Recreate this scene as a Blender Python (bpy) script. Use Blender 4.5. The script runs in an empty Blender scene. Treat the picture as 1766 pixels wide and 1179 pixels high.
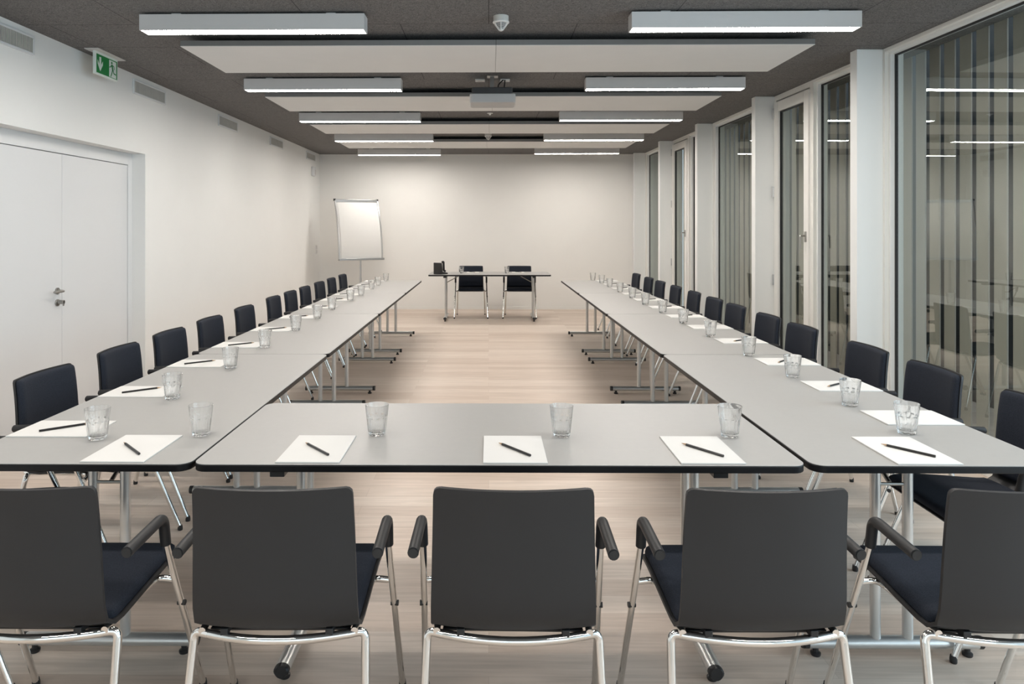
import bpy, math, random
from math import sin, cos, pi, radians
from mathutils import Vector, Matrix

scene = bpy.context.scene
COL = scene.collection
random.seed(4)

# ------------------------------------------------------------------ camera
FLOOR_DROP = 0.0315     # the floor lies this far under the working z = 0; everything is lifted by it at the end
H = 1.5085
YAW = radians(0.48)
cam_d = bpy.data.cameras.new('camera')
cam_d.sensor_fit = 'HORIZONTAL'
cam_d.sensor_width = 36.0
cam_d.lens = 36.0 * 1222.0 / 1766.0
cam_d.shift_x = (883.0 - 832.6) / 1766.0
cam_d.shift_y = -(589.5 - 392.0) / 1766.0
cam_d.clip_start = 0.02
cam = bpy.data.objects.new('camera', cam_d)
cam.location = (0, 0, H)
cam.rotation_euler = (pi / 2, 0, YAW)
COL.objects.link(cam)
scene.camera = cam

# ------------------------------------------------------------------ colour management, world, daylight
vs = scene.view_settings
vs.view_transform = 'Standard'
vs.look = 'None'
vs.gamma = 1.0
vs.exposure = 0.10
vs.use_curve_mapping = False

LAMP_STRENGTH = 56.0
LAMP_COLOR = (1.0, 0.945, 0.88)

world = bpy.data.worlds.new('world')
scene.world = world
world.use_nodes = True
bg = world.node_tree.nodes['Background']
bg.inputs['Color'].default_value = (0.70, 0.84, 1.0, 1)
bg.inputs['Strength'].default_value = 1.2


def area(name, loc, rot, sx, sy, power, color):
    d = bpy.data.lights.new(name, 'AREA')
    d.shape = 'RECTANGLE'
    d.size, d.size_y = sx, sy
    d.energy = power
    d.color = color
    o = bpy.data.objects.new(name, d)
    o.location, o.rotation_euler = loc, rot
    COL.objects.link(o)
    return o


# daylight through the glazed wall behind the photographer and through the near right-hand windows
area('daylight_rear', (-0.1, -2.35, 1.5), (radians(90), 0, 0), 5.6, 2.6, 45, (0.86, 0.93, 1.0))
area('daylight_right', (4.1, 1.0, 1.6), (0, radians(90), 0), 2.4, 4.4, 200, (0.68, 0.84, 1.0))

# the two lamp pairs of the same rows that hang above and behind the photographer
for ly in (2.58, 0.62):
    for lx in (-1.515, 1.63):
        area('lamp_overhead', (lx, ly, 2.768), (0, 0, 0), 1.43, 0.10, LAMP_STRENGTH * 1.43 * 0.10 * pi, LAMP_COLOR)


# ------------------------------------------------------------------ materials
def new_mat(name, col, rough=0.5, metal=0.0, var=0.04, scale=12.0, bump=0.0, bscale=200.0, spec=0.5, coat=0.0, stretch=None):
    m = bpy.data.materials.new(name)
    m.use_nodes = True
    nt = m.node_tree
    b = nt.nodes['Principled BSDF']
    b.inputs['Roughness'].default_value = rough
    b.inputs['Metallic'].default_value = metal
    b.inputs['Specular IOR Level'].default_value = spec
    b.inputs['Coat Weight'].default_value = coat
    tc = nt.nodes.new('ShaderNodeTexCoord')
    src = tc.outputs['Object']
    if stretch:
        mp = nt.nodes.new('ShaderNodeMapping')
        mp.inputs['Scale'].default_value = stretch
        nt.links.new(src, mp.inputs['Vector'])
        src = mp.outputs['Vector']
    nz = nt.nodes.new('ShaderNodeTexNoise')
    nz.inputs['Scale'].default_value = scale
    nz.inputs['Detail'].default_value = 4
    nt.links.new(src, nz.inputs['Vector'])
    cr = nt.nodes.new('ShaderNodeValToRGB')
    cr.color_ramp.elements[0].position = 0.3
    cr.color_ramp.elements[1].position = 0.7
    cr.color_ramp.elements[0].color = tuple(c * (1 - var) for c in col) + (1,)
    cr.color_ramp.elements[1].color = tuple(min(1, c * (1 + var)) for c in col) + (1,)
    nt.links.new(nz.outputs['Fac'], cr.inputs['Fac'])
    nt.links.new(cr.outputs['Color'], b.inputs['Base Color'])
    if bump:
        n2 = nt.nodes.new('ShaderNodeTexNoise')
        n2.inputs['Scale'].default_value = bscale
        n2.inputs['Detail'].default_value = 3
        nt.links.new(src, n2.inputs['Vector'])
        bp = nt.nodes.new('ShaderNodeBump')
        bp.inputs['Strength'].default_value = bump
        bp.inputs['Distance'].default_value = 0.002
        nt.links.new(n2.outputs['Fac'], bp.inputs['Height'])
        nt.links.new(bp.outputs['Normal'], b.inputs['Normal'])
    return m


MAT = {}
MAT['wall'] = new_mat('wall_paint', (0.80, 0.80, 0.785), 0.7, var=0.008, scale=3, bump=0.05, bscale=120)
MAT['wall_warm'] = new_mat('warm_wall_paint', (0.80, 0.785, 0.755), 0.7, var=0.008, scale=3, bump=0.05, bscale=120)
MAT['door'] = new_mat('door_lacquer', (0.70, 0.71, 0.72), 0.45, var=0.006, scale=3)
MAT['column'] = new_mat('column_paint', (0.80, 0.81, 0.80), 0.5, var=0.006, scale=3)
MAT['frame'] = new_mat('window_frame_paint', (0.78, 0.77, 0.73), 0.4, var=0.008, scale=4)
MAT['seal'] = new_mat('black_rubber', (0.012, 0.012, 0.014), 0.5, var=0.1)
MAT['laminate'] = new_mat('grey_laminate', (0.365, 0.357, 0.345), 0.42, var=0.012, scale=40, bump=0.03, bscale=500, spec=0.45)
MAT['edge'] = new_mat('black_edge', (0.006, 0.006, 0.007), 0.45, var=0.1, spec=0.25)
MAT['silver'] = new_mat('silver_powder_coat', (0.60, 0.60, 0.59), 0.32, metal=0.75, var=0.02, bump=0.02, bscale=600)
MAT['chrome'] = new_mat('chrome', (0.82, 0.81, 0.79), 0.08, metal=1.0, var=0.01)
MAT['shell'] = new_mat('charcoal_plastic', (0.0175, 0.0172, 0.0185), 0.5, var=0.05, scale=8, bump=0.06, bscale=900, spec=0.45)
MAT['fabric'] = new_mat('navy_black_fabric', (0.017, 0.021, 0.031), 0.9, var=0.25, scale=260, bump=0.3, bscale=700, spec=0.25)
MAT['rubber'] = new_mat('black_plastic', (0.014, 0.014, 0.015), 0.45, var=0.1)
MAT['paper'] = new_mat('white_paper', (0.68, 0.67, 0.65), 0.7, var=0.006)
MAT['pencil'] = new_mat('black_pencil_lacquer', (0.015, 0.014, 0.014), 0.3, var=0.1)
MAT['wood_tip'] = new_mat('sharpened_cedar', (0.45, 0.30, 0.18), 0.6, var=0.1, scale=80)
MAT['lamp_body'] = new_mat('lamp_housing_white', (0.60, 0.585, 0.575), 0.45, var=0.006)
MAT['panel'] = new_mat('acoustic_panel_white', (0.72, 0.72, 0.715), 0.75, var=0.01, scale=6, bump=0.05, bscale=300)
MAT['dark_panel'] = new_mat('acoustic_panel_edge', (0.19, 0.187, 0.183), 0.75, var=0.03)
MAT['alu'] = new_mat('brushed_aluminium', (0.55, 0.55, 0.55), 0.28, metal=0.9, var=0.04, scale=60)
MAT['steel'] = new_mat('satin_steel', (0.36, 0.35, 0.33), 0.3, metal=0.95, var=0.03)
MAT['grille'] = new_mat('vent_slat_grey', (0.55, 0.535, 0.50), 0.5, var=0.04)
MAT['dark'] = new_mat('dark_void', (0.03, 0.03, 0.03), 0.8, var=0.1)
MAT['proj_grey'] = new_mat('projector_grey_plastic', (0.42, 0.42, 0.42), 0.45, var=0.02)
MAT['proj_dark'] = new_mat('projector_dark_plastic', (0.03, 0.03, 0.032), 0.5, var=0.1)
MAT['white_plastic'] = new_mat('white_plastic', (0.70, 0.69, 0.67), 0.4, var=0.01)
MAT['green'] = new_mat('exit_sign_green', (0.004, 0.21, 0.045), 0.45, var=0.03)
MAT['sign_white'] = new_mat('exit_sign_white', (0.72, 0.78, 0.74), 0.5, var=0.01)
MAT['slat'] = new_mat('louvre_slat_paint', (0.40, 0.365, 0.32), 0.6, var=0.03, scale=6)
MAT['ext_dark'] = new_mat('anthracite_exterior', (0.05, 0.055, 0.058), 0.8, var=0.12, scale=5)
MAT['ext_floor'] = new_mat('balcony_concrete', (0.45, 0.46, 0.45), 0.7, var=0.08, scale=6)


def emission_mat(name, col, strength):
    m = bpy.data.materials.new(name)
    m.use_nodes = True
    nt = m.node_tree
    nt.nodes.clear()
    out = nt.nodes.new('ShaderNodeOutputMaterial')
    e = nt.nodes.new('ShaderNodeEmission')
    e.inputs['Color'].default_value = col + (1,)
    e.inputs['Strength'].default_value = strength
    nt.links.new(e.outputs[0], out.inputs['Surface'])
    return m


MAT['lamp'] = emission_mat('lamp_diffuser', LAMP_COLOR, LAMP_STRENGTH)


def pane_mat():
    m = bpy.data.materials.new('window_glass')
    m.use_nodes = True
    nt = m.node_tree
    nt.nodes.clear()
    out = nt.nodes.new('ShaderNodeOutputMaterial')
    mix = nt.nodes.new('ShaderNodeMixShader')
    fr = nt.nodes.new('ShaderNodeFresnel')
    fr.inputs['IOR'].default_value = 2.4
    tr = nt.nodes.new('ShaderNodeBsdfTransparent')
    tr.inputs['Color'].default_value = (0.92, 0.945, 0.93, 1)
    gl = nt.nodes.new('ShaderNodeBsdfGlossy')
    gl.inputs['Roughness'].default_value = 0.0
    gl.inputs['Color'].default_value = (0.88, 0.95, 0.94, 1)
    # reflect only where a ray enters the pane, not a second time where it leaves
    ge = nt.nodes.new('ShaderNodeNewGeometry')
    inv = nt.nodes.new('ShaderNodeMath')
    inv.operation = 'SUBTRACT'
    inv.inputs[0].default_value = 1.0
    nt.links.new(ge.outputs['Backfacing'], inv.inputs[1])
    ml = nt.nodes.new('ShaderNodeMath')
    ml.operation = 'MULTIPLY'
    nt.links.new(fr.outputs[0], ml.inputs[0])
    nt.links.new(inv.outputs[0], ml.inputs[1])
    nt.links.new(ml.outputs[0], mix.inputs[0])
    nt.links.new(tr.outputs[0], mix.inputs[1])
    nt.links.new(gl.outputs[0], mix.inputs[2])
    nt.links.new(mix.outputs[0], out.inputs['Surface'])
    return m


MAT['pane'] = pane_mat()


def tumbler_mat():
    m = bpy.data.materials.new('tumbler_glass')
    m.use_nodes = True
    nt = m.node_tree
    nt.nodes.clear()
    out = nt.nodes.new('ShaderNodeOutputMaterial')
    mix = nt.nodes.new('ShaderNodeMixShader')
    mix.inputs[0].default_value = 0.8
    thin = nt.nodes.new('ShaderNodeMixShader')
    fr = nt.nodes.new('ShaderNodeFresnel')
    fr.inputs['IOR'].default_value = 1.5
    ge = nt.nodes.new('ShaderNodeNewGeometry')
    inv = nt.nodes.new('ShaderNodeMath')
    inv.operation = 'SUBTRACT'
    inv.inputs[0].default_value = 1.0
    nt.links.new(ge.outputs['Backfacing'], inv.inputs[1])
    ml = nt.nodes.new('ShaderNodeMath')
    ml.operation = 'MULTIPLY'
    nt.links.new(fr.outputs[0], ml.inputs[0])
    nt.links.new(inv.outputs[0], ml.inputs[1])
    gy = nt.nodes.new('ShaderNodeBsdfGlossy')
    gy.inputs['Roughness'].default_value = 0.02
    tr = nt.nodes.new('ShaderNodeBsdfTransparent')
    tr.inputs['Color'].default_value = (0.97, 0.98, 0.98, 1)
    nt.links.new(ml.outputs[0], thin.inputs[0])
    nt.links.new(tr.outputs[0], thin.inputs[1])
    nt.links.new(gy.outputs[0], thin.inputs[2])
    gl = nt.nodes.new('ShaderNodeBsdfGlass')
    gl.inputs['IOR'].default_value = 1.45
    gl.inputs['Roughness'].default_value = 0.0
    nt.links.new(thin.outputs[0], mix.inputs[1])
    nt.links.new(gl.outputs[0], mix.inputs[2])
    nt.links.new(mix.outputs[0], out.inputs['Surface'])
    return m


MAT['tumbler'] = tumbler_mat()


def floor_mat():
    m = bpy.data.materials.new('whitewashed_oak_planks')
    m.use_nodes = True
    nt = m.node_tree
    L = nt.links.new
    b = nt.nodes['Principled BSDF']
    tc = nt.nodes.new('ShaderNodeTexCoord')
    br = nt.nodes.new('ShaderNodeTexBrick')
    br.offset = 0.37
    br.inputs['Scale'].default_value = 1.0
    br.inputs['Brick Width'].default_value = 1.9
    br.inputs['Row Height'].default_value = 0.135
    br.inputs['Mortar Size'].default_value = 0.0012
    br.inputs['Mortar Smooth'].default_value = 0.3
    br.inputs['Color1'].default_value = (0.0, 0.0, 0.0, 1)
    br.inputs['Color2'].default_value = (1, 1, 1, 1)
    br.inputs['Mortar'].default_value = (0.5, 0.5, 0.5, 1)
    L(tc.outputs['Object'], br.inputs['Vector'])
    cr = nt.nodes.new('ShaderNodeValToRGB')
    cr.color_ramp.elements[0].color = (0.565, 0.455, 0.375, 1)
    cr.color_ramp.elements[1].color = (0.70, 0.60, 0.515, 1)
    L(br.outputs['Color'], cr.inputs['Fac'])
    mp = nt.nodes.new('ShaderNodeMapping')
    mp.inputs['Scale'].default_value = (1.3, 22.0, 1)
    L(tc.outputs['Object'], mp.inputs['Vector'])
    nz = nt.nodes.new('ShaderNodeTexNoise')
    nz.inputs['Scale'].default_value = 2.2
    nz.inputs['Detail'].default_value = 7
    nz.inputs['Distortion'].default_value = 0.6
    L(mp.outputs['Vector'], nz.inputs['Vector'])
    g = nt.nodes.new('ShaderNodeValToRGB')
    g.color_ramp.elements[0].position = 0.30
    g.color_ramp.elements[0].color = (0.86, 0.85, 0.84, 1)
    g.color_ramp.elements[1].position = 0.68
    g.color_ramp.elements[1].color = (1.05, 1.05, 1.06, 1)
    L(nz.outputs['Fac'], g.inputs['Fac'])
    mul = nt.nodes.new('ShaderNodeMix')
    mul.data_type = 'RGBA'
    mul.blend_type = 'MULTIPLY'
    mul.inputs[0].default_value = 1.0
    L(cr.outputs['Color'], mul.inputs[6])
    L(g.outputs['Color'], mul.inputs[7])
    mo = nt.nodes.new('ShaderNodeMix')
    mo.data_type = 'RGBA'
    mo.inputs[7].default_value = (0.40, 0.32, 0.26, 1)
    f = nt.nodes.new('ShaderNodeMath')
    f.operation = 'MULTIPLY'
    f.inputs[1].default_value = 0.6
    L(br.outputs['Fac'], f.inputs[0])
    L(f.outputs[0], mo.inputs[0])
    L(mul.outputs[2], mo.inputs[6])
    L(mo.outputs[2], b.inputs['Base Color'])
    b.inputs['Roughness'].default_value = 0.42
    b.inputs['Specular IOR Level'].default_value = 0.4
    return m


MAT['floor'] = floor_mat()


def ceiling_mat():
    m = bpy.data.materials.new('dark_wood_wool_boards')
    m.use_nodes = True
    nt = m.node_tree
    L = nt.links.new
    b = nt.nodes['Principled BSDF']
    tc = nt.nodes.new('ShaderNodeTexCoord')
    mp = nt.nodes.new('ShaderNodeMapping')
    mp.inputs['Scale'].default_value = (1.0, 1.5, 1.0)
    L(tc.outputs['Object'], mp.inputs['Vector'])
    nz = nt.nodes.new('ShaderNodeTexNoise')
    nz.inputs['Scale'].default_value = 75
    nz.inputs['Detail'].default_value = 5
    nz.inputs['Distortion'].default_value = 2.2
    L(mp.outputs['Vector'], nz.inputs['Vector'])
    cr = nt.nodes.new('ShaderNodeValToRGB')
    cr.color_ramp.elements[0].position = 0.33
    cr.color_ramp.elements[0].color = (0.04, 0.038, 0.037, 1)
    cr.color_ramp.elements[1].position = 0.68
    cr.color_ramp.elements[1].color = (0.25, 0.24, 0.235, 1)
    L(nz.outputs['Fac'], cr.inputs['Fac'])
    br = nt.nodes.new('ShaderNodeTexBrick')
    br.inputs['Scale'].default_value = 1.0
    br.inputs['Brick Width'].default_value = 1.2
    br.inputs['Row Height'].default_value = 0.6
    br.inputs['Mortar Size'].default_value = 0.003
    br.inputs['Mortar Smooth'].default_value = 0.2
    L(tc.outputs['Object'], br.inputs['Vector'])
    mo = nt.nodes.new('ShaderNodeMix')
    mo.data_type = 'RGBA'
    mo.inputs[7].default_value = (0.035, 0.033, 0.032, 1)
    L(br.outputs['Fac'], mo.inputs[0])
    L(cr.outputs['Color'], mo.inputs[6])
    L(mo.outputs[2], b.inputs['Base Color'])
    b.inputs['Roughness'].default_value = 0.9
    bp = nt.nodes.new('ShaderNodeBump')
    bp.inputs['Strength'].default_value = 0.6
    bp.inputs['Distance'].default_value = 0.004
    L(nz.outputs['Fac'], bp.inputs['Height'])
    L(bp.outputs['Normal'], b.inputs['Normal'])
    return m


MAT['ceiling'] = ceiling_mat()


# ------------------------------------------------------------------ mesh builder
class MB:
    def __init__(self):
        self.v, self.f, self.mi, self.mats = [], [], [], []
        self.cur = 0

    def mat(self, name):
        if name not in self.mats:
            self.mats.append(name)
        self.cur = self.mats.index(name)
        return self

    def add(self, vs_, fs):
        o = len(self.v)
        self.v += [Vector(p) for p in vs_]
        for f in fs:
            self.f.append([i + o for i in f])
            self.mi.append(self.cur)
        return self

    def box(self, x0, x1, y0, y1, z0, z1):
        p = [(x0, y0, z0), (x1, y0, z0), (x1, y1, z0), (x0, y1, z0), (x0, y0, z1), (x1, y0, z1), (x1, y1, z1), (x0, y1, z1)]
        return self.add(p, [(0, 3, 2, 1), (4, 5, 6, 7), (0, 1, 5, 4), (1, 2, 6, 5), (2, 3, 7, 6), (3, 0, 4, 7)])

    def prism(self, poly, fn, h0, h1):
        """poly: ccw 2d points; fn(a,b,h) -> 3d"""
        n = len(poly)
        p = [fn(a, b, h0) for a, b in poly] + [fn(a, b, h1) for a, b in poly]
        fs = [tuple(range(n - 1, -1, -1)), tuple(range(n, 2 * n))]
        fs += [(i, (i + 1) % n, n + (i + 1) % n, n + i) for i in range(n)]
        return self.add(p, fs)

    def tube(self, path, r, n=12, cap=True, ry=None):
        path = [Vector(p) for p in path]
        m = len(path)
        rings = []
        up = None
        for i, p in enumerate(path):
            t = (path[min(i + 1, m - 1)] - path[max(i - 1, 0)]).normalized()
            if up is None:
                a = Vector((0, 0, 1)) if abs(t.z) < 0.9 else Vector((0, 1, 0))
                up = (a - t * a.dot(t)).normalized()
            else:
                up = (up - t * up.dot(t)).normalized()
            s = t.cross(up)
            rr = r[i] if isinstance(r, (list, tuple)) else r
            rv = ry if ry else rr
            rings.append([p + s * (cos(2 * pi * k / n) * rr) + up * (sin(2 * pi * k / n) * rv) for k in range(n)])
        vs_ = [q for rg in rings for q in rg]
        fs = []
        for i in range(m - 1):
            for k in range(n):
                fs.append((i * n + k, i * n + (k + 1) % n, (i + 1) * n + (k + 1) % n, (i + 1) * n + k))
        if cap:
            fs.append(tuple(range(n - 1, -1, -1)))
            fs.append(tuple((m - 1) * n + k for k in range(n)))
        return self.add(vs_, fs)

    def cyl(self, p0, p1, r, n=16, r1=None):
        return self.tube([p0, p1], [r, r if r1 is None else r1], n)

    def lathe(self, prof, n=32, c=(0, 0, 0), rfn=None):
        vs_, fs = [], []
        m = len(prof)
        for r, z in prof:
            for k in range(n):
                a = 2 * pi * k / n
                rr = rfn(r, z, a) if rfn else r
                vs_.append((c[0] + rr * cos(a), c[1] + rr * sin(a), c[2] + z))
        for i in range(m - 1):
            for k in range(n):
                fs.append((i * n + k, i * n + (k + 1) % n, (i + 1) * n + (k + 1) % n, (i + 1) * n + k))
        fs.append(tuple(range(n - 1, -1, -1)))
        fs.append(tuple((m - 1) * n + k for k in range(n)))
        return self.add(vs_, fs)

    def sheet(self, P, T):
        """closed slab between the grid P[i][j] (Vectors) and the same grid moved by T[i][j] (Vectors)"""
        nr, nc = len(P), len(P[0])
        vs_ = [P[i][j] for i in range(nr) for j in range(nc)] + [P[i][j] + T[i][j] for i in range(nr) for j in range(nc)]
        o = nr * nc
        fs = []
        for i in range(nr - 1):
            for j in range(nc - 1):
                a, b_, c_, d_ = i * nc + j, i * nc + j + 1, (i + 1) * nc + j + 1, (i + 1) * nc + j
                fs.append((d_, c_, b_, a))
                fs.append((a + o, b_ + o, c_ + o, d_ + o))
        rim = [j for j in range(nc)] + [i * nc + nc - 1 for i in range(1, nr)] + \
              [(nr - 1) * nc + j for j in range(nc - 2, -1, -1)] + [i * nc for i in range(nr - 2, 0, -1)]
        for k in range(len(rim)):
            a, b_ = rim[k], rim[(k + 1) % len(rim)]
            fs.append((a, b_, b_ + o, a + o))
        return self.add(vs_, fs)

    def build(self, name, mat=None, parent=None, bevel=0.0, seg=2, matrix=None, loc=None, angle=35, smooth=True):
        me = bpy.data.meshes.new(name)
        vs_ = [matrix @ p for p in self.v] if matrix is not None else self.v
        me.from_pydata([tuple(p) for p in vs_], [], self.f)
        mats = self.mats if self.mats else [mat]
        for k in mats:
            me.materials.append(MAT[k])
        if self.mats:
            me.polygons.foreach_set('material_index', self.mi)
        me.validate()
        import bmesh
        bm = bmesh.new()
        bm.from_mesh(me)
        bmesh.ops.recalc_face_normals(bm, faces=bm.faces)
        bm.to_mesh(me)
        bm.free()
        if smooth:
            me.polygons.foreach_set('use_smooth', [True] * len(me.polygons))
            me.set_sharp_from_angle(angle=radians(angle))
        o = bpy.data.objects.new(name, me)
        COL.objects.link(o)
        if parent is not None:
            o.parent = parent
        if loc is not None:
            o.location = loc
        if bevel:
            md = o.modifiers.new('bevel', 'BEVEL')
            md.width = bevel
            md.segments = seg
            md.limit_method = 'ANGLE'
            md.angle_limit = radians(40)
        return o


def fillet(pts, r, n=6):
    pts = [Vector(p) for p in pts]
    rs = r if isinstance(r, (list, tuple)) else [r] * len(pts)
    out = [pts[0]]
    for i in range(1, len(pts) - 1):
        p, a, b = pts[i], pts[i - 1], pts[i + 1]
        u, w = (a - p), (b - p)
        d = min(rs[i], u.length * 0.49, w.length * 0.49)
        p0, p1 = p + u.normalized() * d, p + w.normalized() * d
        for k in range(n + 1):
            t = k / n
            out.append(p0 * (1 - t) ** 2 + p * 2 * t * (1 - t) + p1 * t * t)
    out.append(pts[-1])
    return out


def rrect(x0, x1, y0, y1, r, n=6):
    pts = []
    for cx, cy, a0 in ((x1 - r, y0 + r, -90), (x1 - r, y1 - r, 0), (x0 + r, y1 - r, 90), (x0 + r, y0 + r, 180)):
        for k in range(n + 1):
            a = radians(a0 + 90 * k / n)
            pts.append((cx + r * cos(a), cy + r * sin(a)))
    return pts


XYZ = lambda a, b, h: (a, b, h)


def tag(o, label, cat, group=None):
    o['label'] = label
    o['category'] = cat
    if group:
        o['group'] = group
    return o


def thing(name, label, cat, loc=(0, 0, 0), rz=0.0, group=None):
    o = bpy.data.objects.new(name, None)
    o.empty_display_size = 0.1
    COL.objects.link(o)
    o.location = loc
    o.rotation_euler = (0, 0, rz)
    return tag(o, label, cat, group)


def struct(o):
    o['kind'] = 'structure'
    return o


def struct_empty(name, loc=(0, 0, 0)):
    o = bpy.data.objects.new(name, None)
    COL.objects.link(o)
    o.location = loc
    return struct(o)


def copy_tree(o, parent=None):
    c = o.copy()
    COL.objects.link(c)
    if parent is not None:
        c.parent = parent
    for ch in o.children:
        copy_tree(ch, c)
    return c


def place(proto, state, loc, rz, label, group=None):
    """the first call moves the prototype itself, later calls copy it"""
    o = proto if not state else copy_tree(proto)
    state.append(o)
    o.location = loc
    o.rotation_euler = (0, 0, rz)
    o['label'] = label
    if group:
        o['group'] = group
    return o


ORD = ['first', 'second', 'third', 'fourth', 'fifth', 'sixth', 'seventh', 'eighth', 'ninth', 'tenth', 'eleventh', 'twelfth']

# ------------------------------------------------------------------ the room shell
FD = FLOOR_DROP
XL, YB, YF, ZC = -3.19, 13.35, -1.9, 2.887
# right wall: slightly converging line of glazing
P0 = Vector((3.054, 5.512, 0))
ang = math.atan2(0.0206, 1.0)
# local frame: x outward, y along the wall (away from the camera)
RW = Matrix.Translation(P0) @ Matrix.Rotation(ang, 4, 'Z') @ Matrix.Translation(Vector((0, -5.512, 0)))

b = MB().box(-3.7, 4.6, YF - 0.9, YB + 0.3, -0.12 - FD, -FD)
struct(b.build('floor', 'floor', smooth=False))
b = MB().box(-3.5, 3.42, YF - 0.2, YB + 0.25, ZC, ZC + 0.25)
struct(b.build('ceiling', 'ceiling', smooth=False))

# left wall with the door recess
DY0, DY1, DZ = 4.40, 6.555, 2.189
b = MB()
b.box(XL - 0.3, XL, YF - 0.2, DY0, -FD, ZC)
b.box(XL - 0.3, XL, DY1, YB + 0.25, -FD, ZC)
b.box(XL - 0.3, XL, DY0, DY1, DZ, ZC)
b.box(XL - 0.34, XL - 0.3, DY0 - 0.1, DY1 + 0.1, -FD, DZ + 0.1)
struct(b.build('wall_left', 'wall', smooth=False))
b = MB().box(XL, 3.35, YB, YB + 0.25, -FD, ZC)
struct(b.build('wall_back', 'wall_warm', smooth=False))
# wall behind the photographer: piers, parapet and lintel round a wide window
b = MB()
b.box(XL, -2.8, YF - 0.2, YF, -FD, ZC)
b.box(2.6, 3.3, YF - 0.2, YF, -FD, ZC)
b.box(-2.8, 2.6, YF - 0.2, YF, -FD, 0.25)
b.box(-2.8, 2.6, YF - 0.2, YF, 2.75, ZC)
struct(b.build('wall_front', 'wall', smooth=False))
b = MB().box(XL, XL + 0.012, DY1, YB, -FD, 0.018)
struct(b.build('baseboard_left', 'wall'))
b = MB().box(XL + 0.012, 3.2, YB - 0.012, YB, -FD, 0.018)
struct(b.build('baseboard_back', 'wall_warm'))

# columns of the glazed wall
COLS = [-2.25, -0.31, 1.63, 3.57, 5.512, 7.495, 9.435, 11.33, 13.135]
for k, s in enumerate(COLS):
    b = MB().box(-0.205, 0.16, s, s + 0.10, -FD, ZC)
    struct(b.build('trim_%d' % (k + 1), 'column', matrix=RW, bevel=0.003))


def frame_ring(b, t0, t1, s0, s1, z0, z1, w, wt=None, wb=None):
    wt = w if wt is None else wt
    wb = w if wb is None else wb
    b.box(t0, t1, s0, s0 + w, z0, z1)
    b.box(t0, t1, s1 - w, s1, z0, z1)
    b.box(t0, t1, s0 + w, s1 - w, z1 - wt, z1)
    b.box(t0, t1, s0 + w, s1 - w, z0, z0 + wb)
    return b


def make_window(n, s0, s1):
    r = struct_empty('window_%d' % n)
    b = MB()
    frame_ring(b, -0.002, 0.05, s0, s1, -FD, ZC, 0.025, 0.028, 0.05)
    b.build('frame', 'frame', r, bevel=0.002, matrix=RW)
    b = MB()
    frame_ring(b, 0.03, 0.12, s0 + 0.025, s1 - 0.025, 0.05, ZC - 0.028, 0.022, 0.022, 0.03)
    b.build('sash', 'column', r, bevel=0.002, matrix=RW)
    b = MB()
    frame_ring(b, 0.062, 0.078, s0 + 0.046, s1 - 0.046, 0.08, ZC - 0.049, 0.022, 0.014, 0.014)
    b.build('seal', 'seal', r, matrix=RW)
    b = MB().box(0.067, 0.072, s0 + 0.06, s1 - 0.06, 0.09, ZC - 0.056)
    b.build('pane', 'pane', r, matrix=RW, smooth=False)
    return r


def make_leaf(n, s0, s1):
    """a glazed door leaf beside a fixed pane; hinged on the far column"""
    r = struct_empty('door_%d' % n)
    b = MB()
    frame_ring(b, -0.002, 0.10, s0, s1, -FD, ZC, 0.045, 0.055, 0.03)
    b.build('frame', 'frame', r, bevel=0.002, matrix=RW)
    b = MB()
    frame_ring(b, -0.022, 0.055, s0 + 0.035, s1 - 0.035, 0.03, ZC - 0.075, 0.095, 0.10, 0.12)
    b.build('leaf', 'frame', r, bevel=0.004, matrix=RW)
    b = MB()
    frame_ring(b, 0.0, 0.03, s0 + 0.128, s1 - 0.128, 0.148, ZC - 0.173, 0.014)
    b.build('seal', 'seal', r, matrix=RW)
    b = MB().box(0.010, 0.016, s0 + 0.135, s1 - 0.135, 0.155, ZC - 0.18)
    b.build('pane', 'pane', r, matrix=RW, smooth=False)
    for z in (2.70, 1.88, 0.96, 0.2):
        b = MB().cyl((-0.026, s1 - 0.03, z - 0.055), (-0.026, s1 - 0.03, z + 0.055), 0.011, 12)
        b.build('hinge', 'alu', r, matrix=RW)
    b = MB()
    b.box(-0.030, -0.022, s0 + 0.066, s0 + 0.098, 1.37, 1.47)
    hb = b.build('handle_plate', 'steel', r, bevel=0.002, matrix=RW)
    b = MB().tube(fillet([(-0.03, s0 + 0.082, 1.43), (-0.075, s0 + 0.082, 1.43), (-0.075, s0 + 0.075, 1.31)], 0.012), 0.009, 10)
    b.build('lever', 'steel', hb, matrix=RW)
    return r


make_window(1, 3.67, 5.512)
make_window(2, 5.612, 6.665)
make_window(3, 7.595, 9.435)
make_window(4, 9.535, 10.50)
make_window(5, 11.43, 13.135)
make_window(6, 1.73, 3.57)
make_window(7, -0.21, 1.63)
make_window(8, -2.15, -0.31)
make_leaf(2, 6.665, 7.495)
make_leaf(3, 10.50, 11.33)
# the rear window
r = struct_empty('window_9')
b = MB()
for x0, x1 in ((-2.8, -2.74), (-0.13, -0.07), (2.54, 2.6)):
    b.box(x0, x1, YF - 0.15, YF - 0.06, 0.25, 2.75)
b.box(-2.74, 2.54, YF - 0.15, YF - 0.06, 0.25, 0.31)
b.box(-2.74, 2.54, YF - 0.15, YF - 0.06, 2.69, 2.75)
b.build('frame', 'frame', r, bevel=0.003)
b = MB().box(-2.76, 2.56, YF - 0.11, YF - 0.104, 0.27, 2.73)
b.build('pane', 'pane', r, smooth=False)

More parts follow.
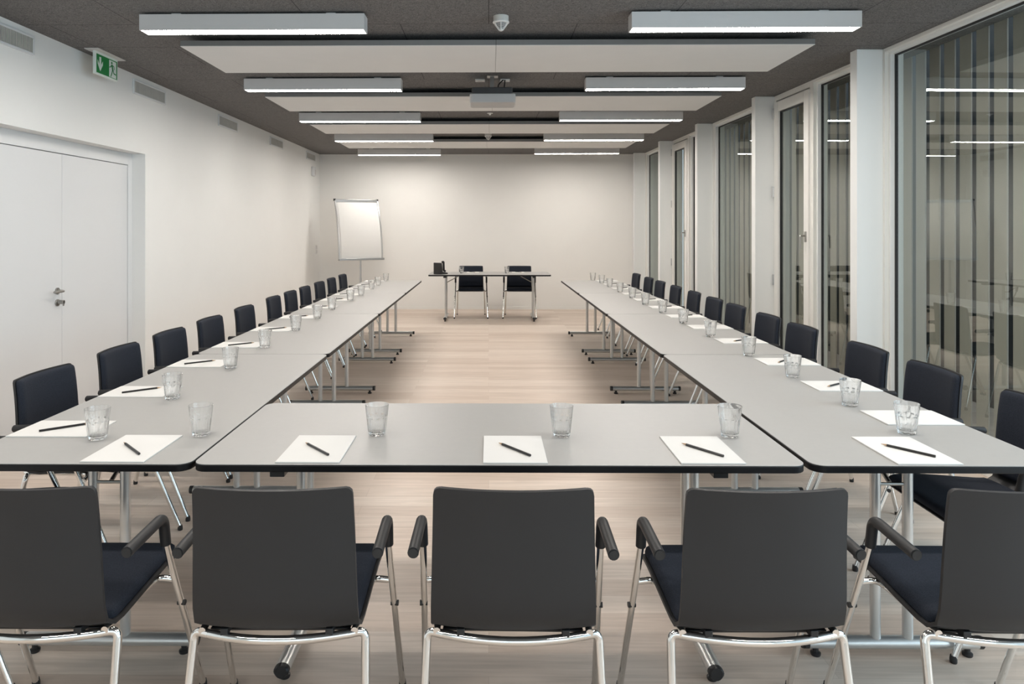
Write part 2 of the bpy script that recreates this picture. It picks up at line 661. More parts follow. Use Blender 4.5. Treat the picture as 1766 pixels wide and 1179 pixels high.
# outside: dark wall added to keep the louvre gaps dark, and the upright louvres
b = MB().box(1.25, 1.4, 3.4, 14.2, -0.1, 3.6)
struct(b.build('wall_dark_backdrop', 'ext_dark', matrix=RW, smooth=False))
screen = thing('louvre_screen', 'row of tall upright beige louvre slats standing outside the glazed right wall', 'louvre screen')
s = 4.30
k = 0
while s < 13.6:
    b = MB().box(-0.064, 0.064, -0.006, 0.006, -FD, 2.93)
    mtx = RW @ Matrix.Translation((0.40, s, 0)) @ Matrix.Rotation(radians(90 - 3), 4, 'Z')
    b.build('slat', 'slat', screen, matrix=mtx, bevel=0.003)
    s += 0.172
b = MB().box(0.36, 0.44, 4.2, 13.7, 2.92, 2.98)
b.build('top_rail', 'ext_dark', screen, matrix=RW)

# ------------------------------------------------------------------ double door in the left wall
r = struct_empty('door_1')
xd = XL - 0.13
b = MB()
b.box(xd - 0.12, xd + 0.006, DY0, DY0 + 0.07, -FD, DZ)
b.box(xd - 0.12, xd + 0.006, DY1 - 0.069, DY1, -FD, DZ)
b.box(xd - 0.12, xd + 0.006, DY0 + 0.07, DY1 - 0.069, 2.083, DZ)
b.build('frame', 'door', r, bevel=0.002)
seam = 5.486
for y0, y1 in ((DY0 + 0.074, seam - 0.002), (seam + 0.002, DY1 - 0.073)):
    lf = MB().box(xd - 0.05, xd, y0, y1, 0.006 - FD, 2.078).build('leaf', 'door', r, bevel=0.002)
    if y0 < 5:
        hy, hz = seam - 0.065, 1.02
        b = MB()
        b.cyl((xd, hy, hz), (xd + 0.009, hy, hz), 0.026, 24)
        hd = b.build('handle', 'steel', lf)
        b = MB()
        b.tube(fillet([(xd + 0.008, hy, hz), (xd + 0.058, hy, hz), (xd + 0.058, hy - 0.125, hz)], 0.018), 0.0095, 12)
        b.build('lever', 'steel', lf)
        b = MB()
        b.cyl((xd, hy, hz - 0.09), (xd + 0.010, hy, hz - 0.09), 0.027, 24)
        b.cyl((xd + 0.010, hy, hz - 0.085), (xd + 0.055, hy, hz - 0.085), 0.016, 20)
        b.box(xd + 0.046, xd + 0.055, hy - 0.005, hy + 0.005, hz - 0.115, hz - 0.075)
        b.build('lock', 'steel', lf, bevel=0.0015)

# ------------------------------------------------------------------ chairs
PROFILE = [(0.250, 0.432), (0.238, 0.440), (0.215, 0.446), (0.16, 0.449), (0.08, 0.446), (0.0, 0.441), (-0.08, 0.436), (-0.13, 0.434),
           (-0.165, 0.438), (-0.190, 0.450), (-0.205, 0.472), (-0.212, 0.505), (-0.2155, 0.55), (-0.219, 0.62), (-0.223, 0.69), (-0.228, 0.75),
           (-0.233, 0.79), (-0.236, 0.812), (-0.238, 0.824), (-0.239, 0.832)]


def prof_pts(n_sub=3):
    pts = [Vector((0, y, z)) for y, z in PROFILE]
    out = []
    for i in range(len(pts) - 1):
        p0, p1, p2, p3 = pts[max(i - 1, 0)], pts[i], pts[i + 1], pts[min(i + 2, len(pts) - 1)]
        for k in range(n_sub):
            t = k / n_sub
            out.append(0.5 * ((2 * p1) + (p2 - p0) * t + (2 * p0 - 5 * p1 + 4 * p2 - p3) * t * t + (3 * p1 - p0 - 3 * p2 + p3) * t ** 3))
    out.append(pts[-1])
    return out


PP = prof_pts()
CUM = [0.0]
for i in range(1, len(PP)):
    CUM.append(CUM[-1] + (PP[i] - PP[i - 1]).length)
TOT = CUM[-1]


def at_s(s):
    s = min(max(s, 0), TOT)
    for i in range(1, len(PP)):
        if s <= CUM[i] + 1e-9:
            t = (s - CUM[i - 1]) / (CUM[i] - CUM[i - 1])
            p = PP[i - 1].lerp(PP[i], t)
            d = (PP[i] - PP[i - 1]).normalized()
            return p, d
    return PP[-1], (PP[-1] - PP[-2]).normalized()


def half_w(s, extra=0.0):
    f = s / TOT
    seat, bend, top = 0.222, 0.2205, 0.2095
    if f < 0.5:
        w = seat + (bend - seat) * (f / 0.5)
    else:
        w = bend + (top - bend) * ((f - 0.5) / 0.5)
    return w + extra


def dip(p, u):
    """the back and the rear of the seat bow: the middle lies further back"""
    k = min(max((p.y + 0.02) / -0.19, 0), 1)
    return -0.030 * k * (1 - u * u)


def slab(s0, s1, inset, off, thick, r0, r1, nr=30, nc=15, pillow=False):
    """slab along the chair profile; off = distance in front of / above the profile"""
    P, T = [], []
    S = []
    for i in range(nr + 1):
        t = i / nr
        t = 0.5 - 0.5 * cos(pi * t) if True else t
        S.append(s0 + (s1 - s0) * t)
    for s in S:
        p, d = at_s(s)
        n = Vector((0, -d.z, d.y)) * -1.0
        n = Vector((0, d.z, -d.y))
        # n must point up on the seat and forward on the back
        if n.z < 0 or (abs(n.z) < 0.5 and n.y < 0):
            n = -n
        w = half_w(s) - inset
        for e, r in ((s - s0, r0), (s1 - s, r1)):
            if e < r:
                w -= r - math.sqrt(max(r * r - (r - e) ** 2, 0))
        row, tr = [], []
        for j in range(nc + 1):
            u = -cos(pi * j / nc) if pillow else -1 + 2 * j / nc
            wref = half_w(s)
            x = u * w
            q = p + Vector((x, dip(p, x / wref), 0)) + n * off
            th = thick
            if pillow:
                ed = min(s - s0, s1 - s, (1 - abs(u)) * w)
                g = min(ed / 0.022, 1.0)
                th = thick * (0.30 + 0.70 * math.sqrt(max(1 - (1 - g) ** 2, 0)))
            row.append(q)
            tr.append(n * th)
        P.append(row)
        T.append(tr)
    return MB().sheet(P, T)


def leg_part(root, top_pts, r, foot, name='leg'):
    b = MB().tube(top_pts, r, 12)
    lg = b.build(name, 'chrome', root, angle=60)
    p = Vector(top_pts[-1])
    MB().lathe([(0.0115, 0.0), (0.0125, 0.004), (0.0125, 0.014), (0.0105, 0.026)], 14, (p.x, p.y, -FD)).build('rubber_foot', 'rubber', lg)
    return lg


def make_chair():
    root = thing('conference_chair', 'chair', 'chair')
    slab(0, TOT, 0, -0.012, 0.010, 0.035, 0.017).build('shell', 'shell', root, angle=50)
    slab(0.008, 0.418, 0.010, 0.0, 0.026, 0.032, 0.02, pillow=True).build('seat_pad', 'fabric', root, angle=60)
    slab(0.472, TOT - 0.006, 0.006, 0.0, 0.024, 0.02, 0.022, pillow=True).build('back_pad', 'fabric', root, angle=60)
    # chrome under-frame: rear bow and two side rails
    zr = 0.416
    bow = []
    for k in range(13):
        u = -1 + 2 * k / 12
        bow.append((0.190 * u, -0.190 - 0.032 * (1 - u * u), zr - 0.001))
    b = MB()
    b.tube(bow, 0.0115, 12, cap=False)
    for sx in (-1, 1):
        b.tube(fillet([(sx * 0.205, -0.195, zr + 0.008), (sx * 0.205, 0.02, zr + 0.008), (sx * 0.212, 0.10, zr + 0.006), (sx * 0.268, 0.105, zr - 0.004)], 0.035), 0.010, 10)
    sf = b.build('seat_frame', 'chrome', root, angle=60)
    b = MB()
    for sx in (-1, 1):
        b.box(sx * 0.14 - 0.010, sx * 0.14 + 0.010, -0.212, -0.165, zr + 0.004, zr + 0.024)
    b.box(-0.19, 0.19, -0.175, 0.10, zr - 0.002, zr + 0.005)
    b.build('support_plate', 'rubber', sf, bevel=0.002)
    for sx in (-1, 1):
        # rear leg: bends out of the bow and splays backwards
        leg_part(root, fillet([(sx * 0.186, -0.192, zr - 0.001), (sx * 0.232, -0.174, zr - 0.001), (sx * 0.246, -0.270, 0.014 - FD)], [0, 0.032, 0], 8), 0.0115, None)
        # front leg: rises to the armrest
        zt = 0.640
        lg = leg_part(root, [(sx * 0.266, 0.028, zt - 0.060), (sx * 0.266, 0.036, zt - 0.09), (sx * 0.282, 0.275, 0.014 - FD)], 0.0105, None)
        MB().cyl((sx * 0.262, 0.128, 0.33), (sx * 0.286, 0.126, 0.33), 0.0085, 12).build('stud', 'rubber', lg)
        arm = MB().tube(fillet([(sx * 0.268, -0.200, zt - 0.004), (sx * 0.267, 0.016, zt + 0.004), (sx * 0.266, 0.034, zt - 0.085)], 0.034, 8), 0.0155, 14)
        ao = arm.build('armrest', 'shell', root, angle=60)
        MB().cyl((sx * 0.268, -0.2035, zt - 0.004), (sx * 0.268, -0.198, zt - 0.004), 0.0125, 14).build('end_cap', 'rubber', ao)
    return root


chair, chairs = make_chair(), []
for i, (x, rz) in enumerate([(-1.240, 0), (-0.568, 0.6), (0.068, -0.8), (0.722, 0.5), (1.408, -0.4)]):
    lab = ['charcoal chair seen from behind, cut by the left photo edge, in the front row',
           'charcoal chair seen from behind, second from left in the front row',
           'charcoal chair seen from behind, middle of the five front row chairs',
           'charcoal chair seen from behind, fourth from left in the front row',
           'charcoal chair seen from behind, cut by the right photo edge, in the front row'][i]
    place(chair, chairs, (x, 2.095, 0), radians(rz), lab, 'chairs seen from behind in the front row')
LCH = [2.62, 3.32, 3.99, 4.62, 5.29, 6.04, 6.90, 7.49, 8.08, 8.77, 9.44, 10.16]
RCH = [2.80, 3.47, 4.07, 4.90, 5.495, 6.21, 6.80, 7.47, 8.20, 8.94, 9.58, 10.38]
for i, y in enumerate(LCH):
    lab = 'navy padded chrome armchair, %s from the camera in the row along the left wall' % ORD[i]
    if i == 0:
        lab = 'navy chair mostly outside the left photo edge, nearest of the left wall row'
    if i == 11:
        lab = 'navy padded chrome armchair farthest from the camera in the row along the left wall'
    place(chair, chairs, (-1.852 - (0.012 if i > 5 else 0), y, 0), radians(-90 + random.uniform(-1.5, 1.5)), lab, 'chairs along the left table row')
for i, y in enumerate(RCH):
    lab = 'dark padded chrome armchair, %s from the camera in the row beside the windows' % ORD[i]
    if i == 11:
        lab = 'dark padded chrome armchair farthest from the camera in the row beside the windows'
    place(chair, chairs, (1.925, y, 0), radians(90 + random.uniform(-1.5, 1.5)), lab, 'chairs along the right table row beside the windows')
for x, lab in ((-0.305, 'dark chair facing the camera behind the far table, left one of the two'),
               (0.530, 'dark chair facing the camera behind the far table, right one of the two')):
    place(chair, chairs, (x, 12.24, 0), pi + radians(random.uniform(-2, 2)), lab, 'chairs behind the far table')

# ------------------------------------------------------------------ folding tables
TL, TD = 1.998, 0.805
AS = 0.0      # the leg frames sit a little towards one long side


def make_table():
    root = thing('folding_table', 'table', 'table')
    MB().prism(rrect(-TL / 2, TL / 2, -TD / 2, TD / 2, 0.045), XYZ, 0.7145, 0.7375).build('edge_band', 'edge', root, bevel=0.003)
    MB().prism(rrect(-TL / 2 + 0.001, TL / 2 - 0.001, -TD / 2 + 0.001, TD / 2 - 0.001, 0.044), XYZ, 0.7375, 0.740).build('tabletop', 'laminate', root, bevel=0.0008)
    for sx in (-1, 1):
        x = sx * 0.73
        for y in (-0.058 + AS, 0.058 + AS):
            MB().cyl((x, y, 0.05 - FD), (x, y, 0.705), 0.0178, 18).build('leg', 'silver', root, angle=60)
        b = MB().tube([(x, -0.305 + AS, 0.048 - FD), (x, 0.305 + AS, 0.048 - FD)], 0.026, 18, ry=0.021)
        ft = b.build('foot_bar', 'silver', root, angle=60)
        for sy in (-1, 1):
            MB().tube([(x, sy * q + AS, 0.048 - FD) for q in (0.302, 0.318, 0.324)], [0.0262, 0.0262, 0.020], 18, ry=0.0212).build('end_cap', 'rubber', ft)
            MB().lathe([(0.016, 0.0), (0.018, 0.004), (0.018, 0.010), (0.010, 0.014), (0.010, 0.030)], 16, (x, sy * 0.272 + AS, -FD)).build('glide', 'rubber', ft)
        b = MB().box(x - 0.024, x + 0.024, -0.365, 0.365, 0.686, 0.7145)
        b.build('hinge_bar', 'rubber', root, bevel=0.002)
        b = MB().tube([(x - sx * 0.012, AS, 0.585), (x - sx * 0.235, AS, 0.704)], 0.0075, 10)
        b.box(min(x - sx * 0.20, x - sx * 0.27), max(x - sx * 0.20, x - sx * 0.27), -0.02 + AS, 0.02 + AS, 0.700, 0.7145)
        b.tube([(x, -0.058 + AS, 0.585), (x, 0.058 + AS, 0.585)], 0.006, 8)
        b.build('brace', 'steel', root)
    return root


table, tables = make_table(), []
place(table, tables, (0.032, 2.292 + TD / 2, 0), 0, 'wide grey table nearest the camera, joining the two long table rows', None)
XLT, XRT = -0.974 - TD / 2, 1.048 + TD / 2
for k in range(4):
    w = ['nearest the camera', 'second from the camera', 'third from the camera', 'farthest from the camera'][k]
    place(table, tables, (XLT, 2.292 + 2.004 * k + TL / 2, 0), pi / 2, 'grey folding table in the long left row, %s' % w, 'tables of the long left row')
for k in range(4):
    w = ['nearest the camera', 'second from the camera', 'third from the camera', 'farthest from the camera'][k]
    place(table, tables, (XRT, 2.296 + 2.006 * k + TL / 2, 0), -pi / 2, 'grey folding table in the long right row, %s' % w, 'tables of the long right row')
place(table, tables, (0.014, 11.49 + TD / 2, 0), 0, 'grey folding table standing alone before the back wall with two chairs behind it', None)


# ------------------------------------------------------------------ place settings
def make_pad():
    b = MB()
    b.box(-0.105, 0.105, -0.1485, 0.1485, 0, 0.0045)
    o = b.build('notepad', 'paper', bevel=0.0006, seg=1)
    return tag(o, 'pad', 'notepad')


def make_pencil():
    root = thing('pencil', 'pencil', 'pencil')
    n, r = 6, 0.0043
    MB().tube([(-0.066, 0, r), (0.086, 0, r)], r, 6).build('barrel', 'pencil', root, smooth=False)
    MB().tube([(-0.086, 0, r), (-0.066, 0, r)], [0.0007, r * 0.97], 8).build('tip', 'wood_tip', root)
    return root


def make_glass():
    b = MB()
    def fac(r, z, a):
        if 0.004 < z < 0.0665 and r > 0.031:
            m = 10
            w = 2 * pi / m
            d = (a + w / 2) % w - w / 2
            return min(r, r * 0.945 / cos(d)) if z < 0.066 else r
        return r
    prof = [(0.0, 0.0), (0.026, 0.0), (0.0300, 0.002), (0.0320, 0.006), (0.0335, 0.018), (0.0360, 0.040), (0.0388, 0.0655), (0.0392, 0.070),
            (0.0405, 0.085), (0.0430, 0.108), (0.0436, 0.1125), (0.0428, 0.1130), (0.0416, 0.1085), (0.0385, 0.086), (0.0362, 0.068),
            (0.0330, 0.040), (0.0295, 0.018), (0.0270, 0.0135), (0.0, 0.0125)]
    n = 60
    vs_, fs = [], []
    ring = []
    for i, (r, z) in enumerate(prof):
        if r == 0:
            ring.append([len(vs_)])
            vs_.append((0, 0, z))
        else:
            ids = []
            for k in range(n):
                a = 2 * pi * k / n
                rr = fac(r, z, a) if i < 12 else r
                ids.append(len(vs_))
                vs_.append((rr * cos(a), rr * sin(a), z))
            ring.append(ids)
    for i in range(len(ring) - 1):
        A, B = ring[i], ring[i + 1]
        for k in range(n):
            k2 = (k + 1) % n
            if len(A) == 1:
                fs.append((A[0], B[k2], B[k]))
            elif len(B) == 1:
                fs.append((A[k], A[k2], B[0]))
            else:
                fs.append((A[k], A[k2], B[k2], B[k]))
    b.add(vs_, fs)
    o = b.build('water_glass', 'tumbler', angle=14)
    return tag(o, 'glass', 'glass')


pad, pads = make_pad(), []
pencil, pencils = make_pencil(), []
glass, glasses = make_glass(), []
ZT = 0.7402
ROWTXT = {'front': 'of the table edge nearest the camera', 'left': 'along the long left table row', 'right': 'along the long right table row', 'far': 'on the far table'}


def setting(row, txt, x, y, rz, gx, gy, pr=-51.0, far=False):
    g = {'front': 'front edge', 'left': 'left table row', 'right': 'right table row', 'far': 'far table'}[row]
    place(pad, pads, (x, y, ZT), rz, 'white notepad %s' % txt, 'notepads on the ' + g)
    ca, sa = cos(rz), sin(rz)
    dx, dy = random.uniform(-0.01, 0.01), random.uniform(-0.01, 0.02)
    if row == 'front':
        dx, dy = 0.0, -0.02
    place(pencil, pencils, (x + ca * dx - sa * dy, y + sa * dx + ca * dy, ZT + 0.0047), rz + radians(pr), 'black pencil lying on the notepad %s' % txt, 'pencils on the ' + g)
    place(glass, glasses, (gx, gy, ZT), random.uniform(0, 6), 'clear faceted tumbler beside the notepad %s' % txt, 'tumblers on the ' + g)


FR = [(-1.232, -1.065, 2.578, -47), (-0.592, -0.414, 2.588, -50), (0.087, 0.268, 2.577, -53), (0.730, 0.887, 2.580, -54), (1.430, 1.561, 2.624, -52)]
FT = ['at the left end of the front edge', 'second from the left along the front edge', 'in the middle of the front edge',
      'second from the right along the front edge', 'at the right end of the front edge']
for i, (px, gx, gy, pr) in enumerate(FR):
    setting('front', FT[i], px, 2.452, 0, gx, gy + 0.035, pr)
LP = [2.685, 3.295, 3.98, 4.61, 5.32, 6.05, 6.80, 7.50, 8.10, 8.83, 9.45, 10.12]
LG = [2.564, 3.164, 3.856, 4.516, 5.269, 5.966, 6.60, 7.417, 7.995, 8.80, 9.37, 10.12]
LGX = [-1.462, -1.458, -1.45, -1.47, -1.477, -1.485, -1.463, -1.491, -1.48, -1.495, -1.505, -1.51]
RP = [2.87, 3.44, 4.06, 4.80, 5.47, 6.13, 6.82, 7.53, 8.20, 8.93, 9.57, 10.17]
RG = [3.068, 3.646, 4.259, 4.99, 5.685, 6.364, 7.057, 7.70, 8.42, 9.14, 9.78, 10.27]
for i in range(12):
    w = ORD[i] + ' from the camera' if i < 11 else 'farthest from the camera'
    dpad = 0.125 if abs(LG[i] - LP[i]) < 0.1 else 0
    setting('left', '%s along the left table row' % w, -1.621, LP[i], -pi / 2, LGX[i] + (0.04 if abs(LG[i] - LP[i]) < 0.142 else 0), LG[i])
for i in range(12):
    w = ORD[i] + ' from the camera' if i < 11 else 'farthest from the camera'
    setting('right', '%s along the right table row' % w, 1.700, RP[i], pi / 2, 1.558 - (0.05 if abs(RG[i] - RP[i]) < 0.145 else 0), RG[i], -51 + random.uniform(-8, 8))
setting('far', 'on the far table, left one of the two', -0.27, 12.08, pi, -0.455, 11.88)
setting('far', 'on the far table, right one of the two', 0.50, 12.08, pi, 0.305, 11.88)


# ------------------------------------------------------------------ desk phone on the far table
ph = thing('desk_phone', 'black desk phone standing on the left end of the far table', 'phone', (-0.80, 11.66, ZT), radians(145))
b = MB()
b.prism([(-0.08, 0.0), (0.10, 0.0), (0.10, 0.02), (-0.03, 0.045), (-0.055, 0.19), (-0.08, 0.19)], lambda a, z, h: (h, -a, z), -0.085, 0.075)
b.build('body', 'rubber', ph, bevel=0.005)
b = MB().tube(fillet([(-0.062, 0.02, 0.20), (-0.062, -0.01, 0.205), (-0.062, -0.02, 0.06), (-0.062, -0.055, 0.05)], 0.02), 0.018, 12)
b.build('handset', 'rubber', ph)
b = MB().box(0.005, 0.062, -0.032, -0.024, 0.13, 0.175)
b.build('display', 'proj_dark', ph)
b = MB()
for i in range(3):
    for j in range(4):
        b.box(0.0 + i * 0.022, 0.016 + i * 0.022, -0.062 - j * 0.0, -0.030, 0.052 + j * 0.018, 0.064 + j * 0.018) if j < 2 else None
b.build('keypad', 'proj_dark', ph)

# ------------------------------------------------------------------ flip chart
fc = thing('flip_chart', 'white flip chart on a silver stand before the back wall near the left corner', 'flip chart', (-2.235, 12.42, 0), radians(27))
FW, FZ0, FZ1 = 0.385, 0.955, 2.0


def fcy(z):
    t = (z - FZ0) / (FZ1 - FZ0)
    return 0.02 + 0.30 * t ** 2.0


def fsheet(x0, x1, z0, z1, off, th, n=16):
    P, T = [], []
    for i in range(n + 1):
        z = z0 + (z1 - z0) * i / n
        P.append([Vector((x0, fcy(z) - off, z)), Vector((x1, fcy(z) - off, z))])
        T.append([Vector((0, th, 0))] * 2)
    return MB().sheet(P, T)


fsheet(-FW, FW, FZ0, FZ1, 0.0, 0.012).build('board', 'white_plastic', fc)
fsheet(-FW + 0.03, FW - 0.03, FZ0 + 0.03, FZ1 - 0.045, 0.009, 0.006).build('paper_pad', 'paper', fc)
for sx in (-1, 1):
    b = MB().tube([(sx * (FW + 0.004), fcy(FZ0 + (FZ1 - FZ0) * i / 12) + 0.004, FZ0 + (FZ1 - FZ0) * i / 12) for i in range(13)], 0.016, 10)
    fr = b.build('side_frame', 'alu', fc)
    MB().box(sx * (FW + 0.004) - 0.02, sx * (FW + 0.004) + 0.02, fcy(FZ1) - 0.02, fcy(FZ1) + 0.03, FZ1 - 0.02, FZ1 + 0.018).build('corner_cap', 'rubber', fr, bevel=0.004)
b = MB().box(-FW, FW, fcy(FZ1) - 0.030, fcy(FZ1) + 0.02, FZ1 - 0.048, FZ1 + 0.012)
b.build('clamp_bar', 'alu', fc, bevel=0.008)
b = MB().box(-FW - 0.02, FW + 0.02, -0.050, 0.035, FZ0 - 0.022, FZ0 + 0.004)
b.box(-FW - 0.02, FW + 0.02, -0.054, -0.046, FZ0 - 0.022, FZ0 + 0.016)
b.build('pen_tray', 'alu', fc, bevel=0.003)
b = MB().cyl((0, 0.055, 0.10), (0, 0.055, 1.25), 0.017, 16)
b.cyl((0, 0.055, 0.10), (0, 0.055, 0.62), 0.022, 16)
b.build('pole', 'alu', fc)
for k in range(5):
    a = 2 * pi * k / 5 + 0.3
    lg = MB().tube([(0.02 * cos(a), 0.055 + 0.02 * sin(a), 0.115), (0.33 * cos(a), 0.055 + 0.33 * sin(a), 0.045)], [0.017, 0.012], 10).build('leg', 'alu', fc)
    MB().cyl((0.33 * cos(a), 0.055 + 0.33 * sin(a) - 0.012, 0.028 - FD), (0.33 * cos(a), 0.055 + 0.33 * sin(a) + 0.012, 0.028 - FD), 0.028, 16).build('castor', 'rubber', lg)

# ------------------------------------------------------------------ ceiling lights
lamps = []


def make_lamp():
    root = thing('ceiling_light', 'lamp', 'ceiling light')
    l, w, z0, z1 = 0.722, 0.118, 2.770, 2.872
    b = MB()
    b.box(-l, l, 0, 0.010, z0, z1)
    b.box(-l, l, w - 0.010, w, z0, z1)
    b.box(-l, -l + 0.008, 0.010, w - 0.010, z0, z1)
    b.box(l - 0.008, l, 0.010, w - 0.010, z0, z1)
    b.box(-l + 0.008, l - 0.008, 0.010, w - 0.010, z1 - 0.008, z1)
    b.build('housing', 'lamp_body', root, bevel=0.001)
    b = MB().box(-l + 0.008, l - 0.008, 0.010, w - 0.010, z0 + 0.0004, z0 + 0.006)
    b.build('diffuser', 'lamp', root, smooth=False)
    for x in (-0.5, 0.5):
        MB().box(x - 0.03, x + 0.03, 0.035, 0.083, z1, ZC).build('mounting_bracket', 'white_plastic', root)
    return root


lamp = make_lamp()
LYL = [4.510, 6.470, 8.405, 10.33, 12.31]
LYR = [4.480, 6.445, 8.325, 10.235, 12.10]
LXL = [-1.515, -1.523, -1.535, -1.535, -1.560]
LXR = [1.626, 1.606, 1.556, 1.520, 1.508]
for i in range(5):
    w = ['nearest the camera', 'second from the camera', 'third from the camera', 'fourth from the camera', 'nearest the back wall'][i]
    place(lamp, lamps, (LXL[i], LYL[i], 0), radians(-0.4), 'slim white linear ceiling light in the left row, %s' % w, 'linear ceiling lights of the left row')
    place(lamp, lamps, (LXR[i], LYR[i], 0), radians(-0.4), 'slim white linear ceiling light in the right row, %s' % w, 'linear ceiling lights of the right row')

# ------------------------------------------------------------------ acoustic ceiling panels
panels = []


def make_panel():
    root = thing('acoustic_panel', 'panel', 'ceiling panel')
    for x0, x1 in ((-2.255, -0.0012), (0.0012, 2.255)):
        MB().box(x0, x1, 0, 0.868, 2.8035, 2.842).build('board', 'dark_panel', root, bevel=0.001)
        MB().box(x0, x1, 0, 0.868, 2.80, 2.8035).build('face_sheet', 'panel', root, smooth=False)
    for x in (-1.9, -0.4, 0.4, 1.9):
        MB().cyl((x, 0.43, 2.842), (x, 0.43, ZC), 0.008, 10).build('hanger', 'steel', root)
    return root


panel = make_panel()
for i, (cx, y) in enumerate([(0.052, 5.035), (0.036, 7.0), (0.005, 8.89), (-0.03, 10.70)]):
    w = ['nearest the camera', 'second from the camera', 'third from the camera', 'nearest the back wall'][i]
    place(panel, panels, (cx, y, 0), radians(-0.2), 'wide white acoustic panel hung under the dark ceiling, %s' % w, 'hung acoustic panels')

# ------------------------------------------------------------------ wall vents
vents = []


def make_vent():
    root = thing('air_vent', 'vent', 'air vent')
    w, h = 0.315, 0.068
    b = MB()
    b.box(0, 0.014, -w, w, h - 0.018, h)
    b.box(0, 0.014, -w, w, -h, -h + 0.018)
    b.box(0, 0.014, -w, -w + 0.02, -h + 0.018, h - 0.018)
    b.box(0, 0.014, w - 0.02, w, -h + 0.018, h - 0.018)
    b.build('frame', 'door', root, bevel=0.003)
    MB().box(0.0, 0.0015, -w + 0.01, w - 0.01, -h + 0.01, h - 0.01).build('backing', 'dark', root)
    b = MB()
    y = -w + 0.026
    while y < w - 0.022:
        b.box(0.0015, 0.012, y, y + 0.0068, -h + 0.018, h - 0.018)
        y += 0.0145
    b.build('grille', 'grille', root, smooth=False)
    return root


vent = make_vent()
for i, y in enumerate([4.62, 6.632, 8.632, 10.61, 12.66]):
    w = ['cut by the left photo edge', 'just past the exit sign', 'third from the camera', 'fourth from the camera', 'nearest the back corner'][i]
    place(vent, vents, (XL, y, 2.776), 0, 'white framed air vent high on the left wall, %s' % w, 'air vents on the left wall')

bx = thing('wall_sensor', 'small white box mounted on the left wall just below the last air vent', 'sensor', (XL, 12.78, 2.52))
MB().box(0, 0.055, -0.07, 0.07, -0.085, 0.085).build('housing', 'door', bx, bevel=0.012)
MB().box(0.055, 0.058, -0.05, 0.05, -0.06, 0.03).build('cover', 'lamp_body', bx, bevel=0.001)
sw = thing('light_switch', 'flat white switch plate on the left wall beside the back corner', 'switch', (XL, 13.08, 1.10))
MB().box(0, 0.010, -0.042, 0.042, -0.085, 0.085).build('plate', 'white_plastic', sw, bevel=0.003)
for z in (-0.04, 0.04):
    MB().box(0.010, 0.014, -0.03, 0.03, z - 0.03, z + 0.03).build('rocker', 'lamp_body', sw, bevel=0.002)

# ------------------------------------------------------------------ exit sign
ex = thing('exit_sign', 'green emergency exit sign hanging from the ceiling beside the left wall above the door', 'exit sign', (-3.05, 5.615, 0))
MB().box(-0.055, 0.055, -0.205, 0.205, ZC - 0.008, ZC).build('ceiling_plate', 'lamp_body', ex, bevel=0.002)
MB().box(-0.011, 0.011, -0.165, 0.165, 2.700, ZC - 0.008).build('carrier', 'sign_white', ex, bevel=0.003)
MB().box(0.011, 0.0125, -0.150, 0.153, 2.712, 2.858).build('green_face', 'green', ex)
SX = lambda a, z, h: (h, a, z)
zc = 2.785
b = MB()
b.prism([(-0.088, zc + 0.055), (-0.112, zc + 0.055), (-0.112, zc - 0.005), (-0.137, zc + 0.028), (-0.137, zc - 0.002), (-0.100, zc - 0.055), (-0.063, zc - 0.002), (-0.063, zc + 0.028), (-0.088, zc - 0.005)][::-1], SX, 0.0125, 0.0135)
b.build('arrow', 'sign_white', ex, smooth=False)
b = MB().prism([(0.030, 2.716), (0.135, 2.716), (0.135, 2.850), (0.030, 2.850)], SX, 0.0125, 0.0135)
b.build('doorway', 'sign_white', ex, smooth=False)
b = MB()
A = 0.068
b.prism([(A + 0.010 * cos(t * pi / 8), 2.832 + 0.011 * sin(t * pi / 8)) for t in range(16)], SX, 0.0135, 0.0142)


def stroke(pts, w):
    for (a0, z0), (a1, z1) in zip(pts[:-1], pts[1:]):
        d = Vector((a1 - a0, z1 - z0)).normalized() * (w / 2)
        n = Vector((-d.y, d.x))
        e0, e1 = Vector((a0, z0)) - d * 0.6, Vector((a1, z1)) + d * 0.6
        b.prism([tuple(e0 - n), tuple(e1 - n), tuple(e1 + n), tuple(e0 + n)], SX, 0.0135, 0.0142)


stroke([(0.070, 2.812), (0.084, 2.776)], 0.020)
stroke([(0.066, 2.814), (0.048, 2.796), (0.034, 2.792)], 0.008)
stroke([(0.078, 2.814), (0.100, 2.808), (0.108, 2.786)], 0.008)
stroke([(0.080, 2.778), (0.068, 2.748), (0.054, 2.722)], 0.010)
stroke([(0.087, 2.774), (0.100, 2.752), (0.128, 2.748)], 0.010)
b.build('running_figure', 'green', ex, smooth=False)


# ------------------------------------------------------------------ smoke detectors, sprinkler
dets = []


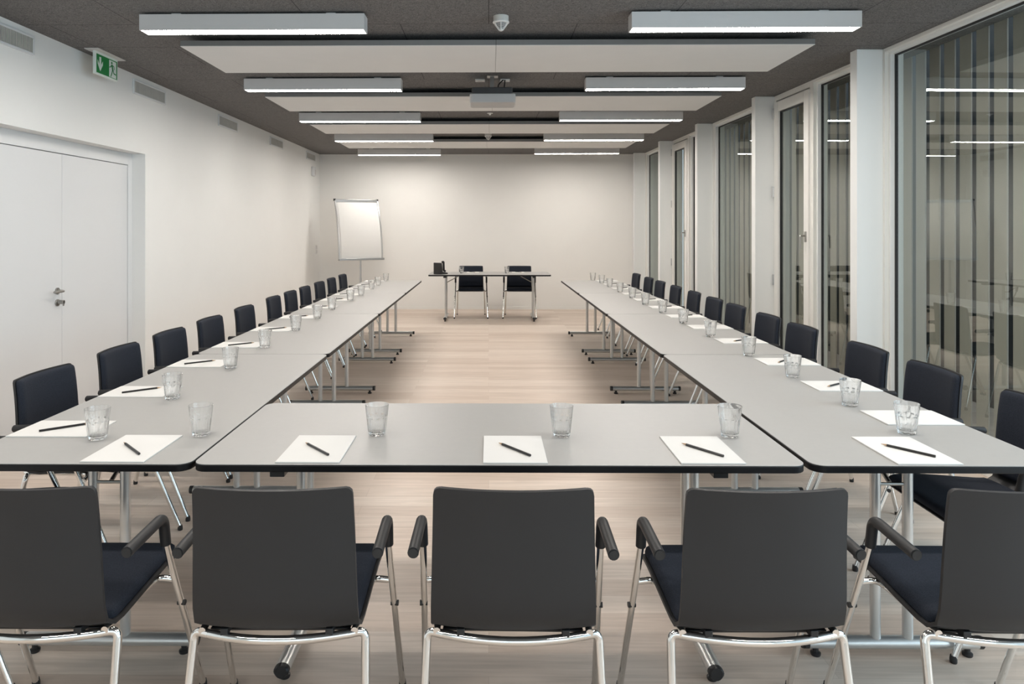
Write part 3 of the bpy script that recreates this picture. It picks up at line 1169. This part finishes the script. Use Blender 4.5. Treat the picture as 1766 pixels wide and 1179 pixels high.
def make_detector():
    root = thing('smoke_detector', 'det', 'smoke detector')
    MB().lathe([(0.050, ZC), (0.050, ZC - 0.032), (0.0, ZC - 0.032)][:2] + [(0.049, ZC - 0.034)], 32).build('base', 'grille', root)
    MB().lathe([(0.052, ZC - 0.034), (0.054, ZC - 0.038), (0.053, ZC - 0.044), (0.046, ZC - 0.048)], 32).build('rim', 'white_plastic', root)
    MB().lathe([(0.040, ZC - 0.047), (0.013, ZC - 0.086)], 24).build('core', 'dark', root)
    b = MB()
    for k in range(5):
        t = k / 5
        rr = 0.043 - 0.027 * (t + 0.15)
        z = ZC - 0.050 - 0.037 * (t + 0.1)
        b.tube([(rr * cos(2 * pi * i / 24), rr * sin(2 * pi * i / 24), z) for i in range(25)], 0.0022, 6, cap=False)
    for k in range(6):
        a = 2 * pi * k / 6 + 0.5
        b.tube([(0.047 * cos(a), 0.047 * sin(a), ZC - 0.047), (0.015 * cos(a), 0.015 * sin(a), ZC - 0.089)], 0.003, 6)
    b.build('cage', 'white_plastic', root)
    MB().lathe([(0.016, ZC - 0.086), (0.015, ZC - 0.092), (0.009, ZC - 0.096), (0.002, ZC - 0.097)], 20).build('tip', 'white_plastic', root)
    return root


det = make_detector()
place(det, dets, (0.080, 4.63, 0), 0, 'round smoke detector on the ceiling nearest the camera', 'smoke detectors on the ceiling')
place(det, dets, (-0.007, 10.40, 0), 0, 'small round smoke detector on the ceiling near the back wall', 'smoke detectors on the ceiling')
sp = thing('ceiling_sensor', 'tiny round white sensor on the ceiling just behind the projector', 'sensor', (0.015, 8.55, ZC))
MB().lathe([(0.035, 0), (0.035, -0.004), (0.016, -0.008)], 24).build('rosette', 'white_plastic', sp)
MB().lathe([(0.014, -0.008), (0.012, -0.022), (0.004, -0.026)], 16).build('lens', 'white_plastic', sp)

# ------------------------------------------------------------------ projector
pj = thing('projector', 'grey and black projector hanging under the ceiling in the room centre', 'projector', (0.035, 6.33, 0))
MB().prism(rrect(-0.205, 0.205, 0, 0.30, 0.03), XYZ, 2.625, 2.707).build('lower_shell', 'proj_grey', pj, bevel=0.008)
MB().prism(rrect(-0.187, 0.180, 0.004, 0.29, 0.02), XYZ, 2.707, 2.762).build('upper_shell', 'proj_dark', pj, bevel=0.004)
b = MB()
b.box(-0.022, 0.014, 0.12, 0.16, 2.762, ZC - 0.006)
b.box(-0.05, 0.05, 0.09, 0.19, ZC - 0.006, ZC)
b.box(-0.03, 0.05, 0.08, 0.18, 2.762, 2.772)
b.build('ceiling_mount', 'steel', pj, bevel=0.002)
for pts in ([(0.115, 0.25, ZC - 0.01), (0.11, 0.23, 2.80), (0.085, 0.16, 2.775), (0.07, 0.12, 2.764)], [(0.10, 0.25, ZC - 0.01), (0.055, 0.22, 2.83), (0.05, 0.16, 2.79), (0.08, 0.10, 2.764)]):
    MB().tube(fillet(pts, 0.05), 0.006, 8).build('cable', 'rubber', pj)
outs = []


def make_outlet():
    root = thing('ceiling_outlet', 'o', 'outlet')
    MB().box(-0.045, 0.045, -0.045, 0.045, ZC - 0.012, ZC).build('plate', 'white_plastic', root, bevel=0.003)
    MB().lathe([(0.022, ZC - 0.014), (0.022, ZC - 0.0115)], 20).build('socket', 'lamp_body', root)
    return root


out = make_outlet()
place(out, outs, (-0.081, 6.62, 0), 0, 'white outlet plate on the ceiling left above the projector', 'ceiling outlets by the projector')
place(out, outs, (0.152, 6.62, 0), 0, 'white outlet plate on the ceiling right above the projector, with cables', 'ceiling outlets by the projector')

# lift the whole place so that the floor lies at z = 0
for o in list(COL.objects):
    if o.parent is None:
        o.location.z += FLOOR_DROP
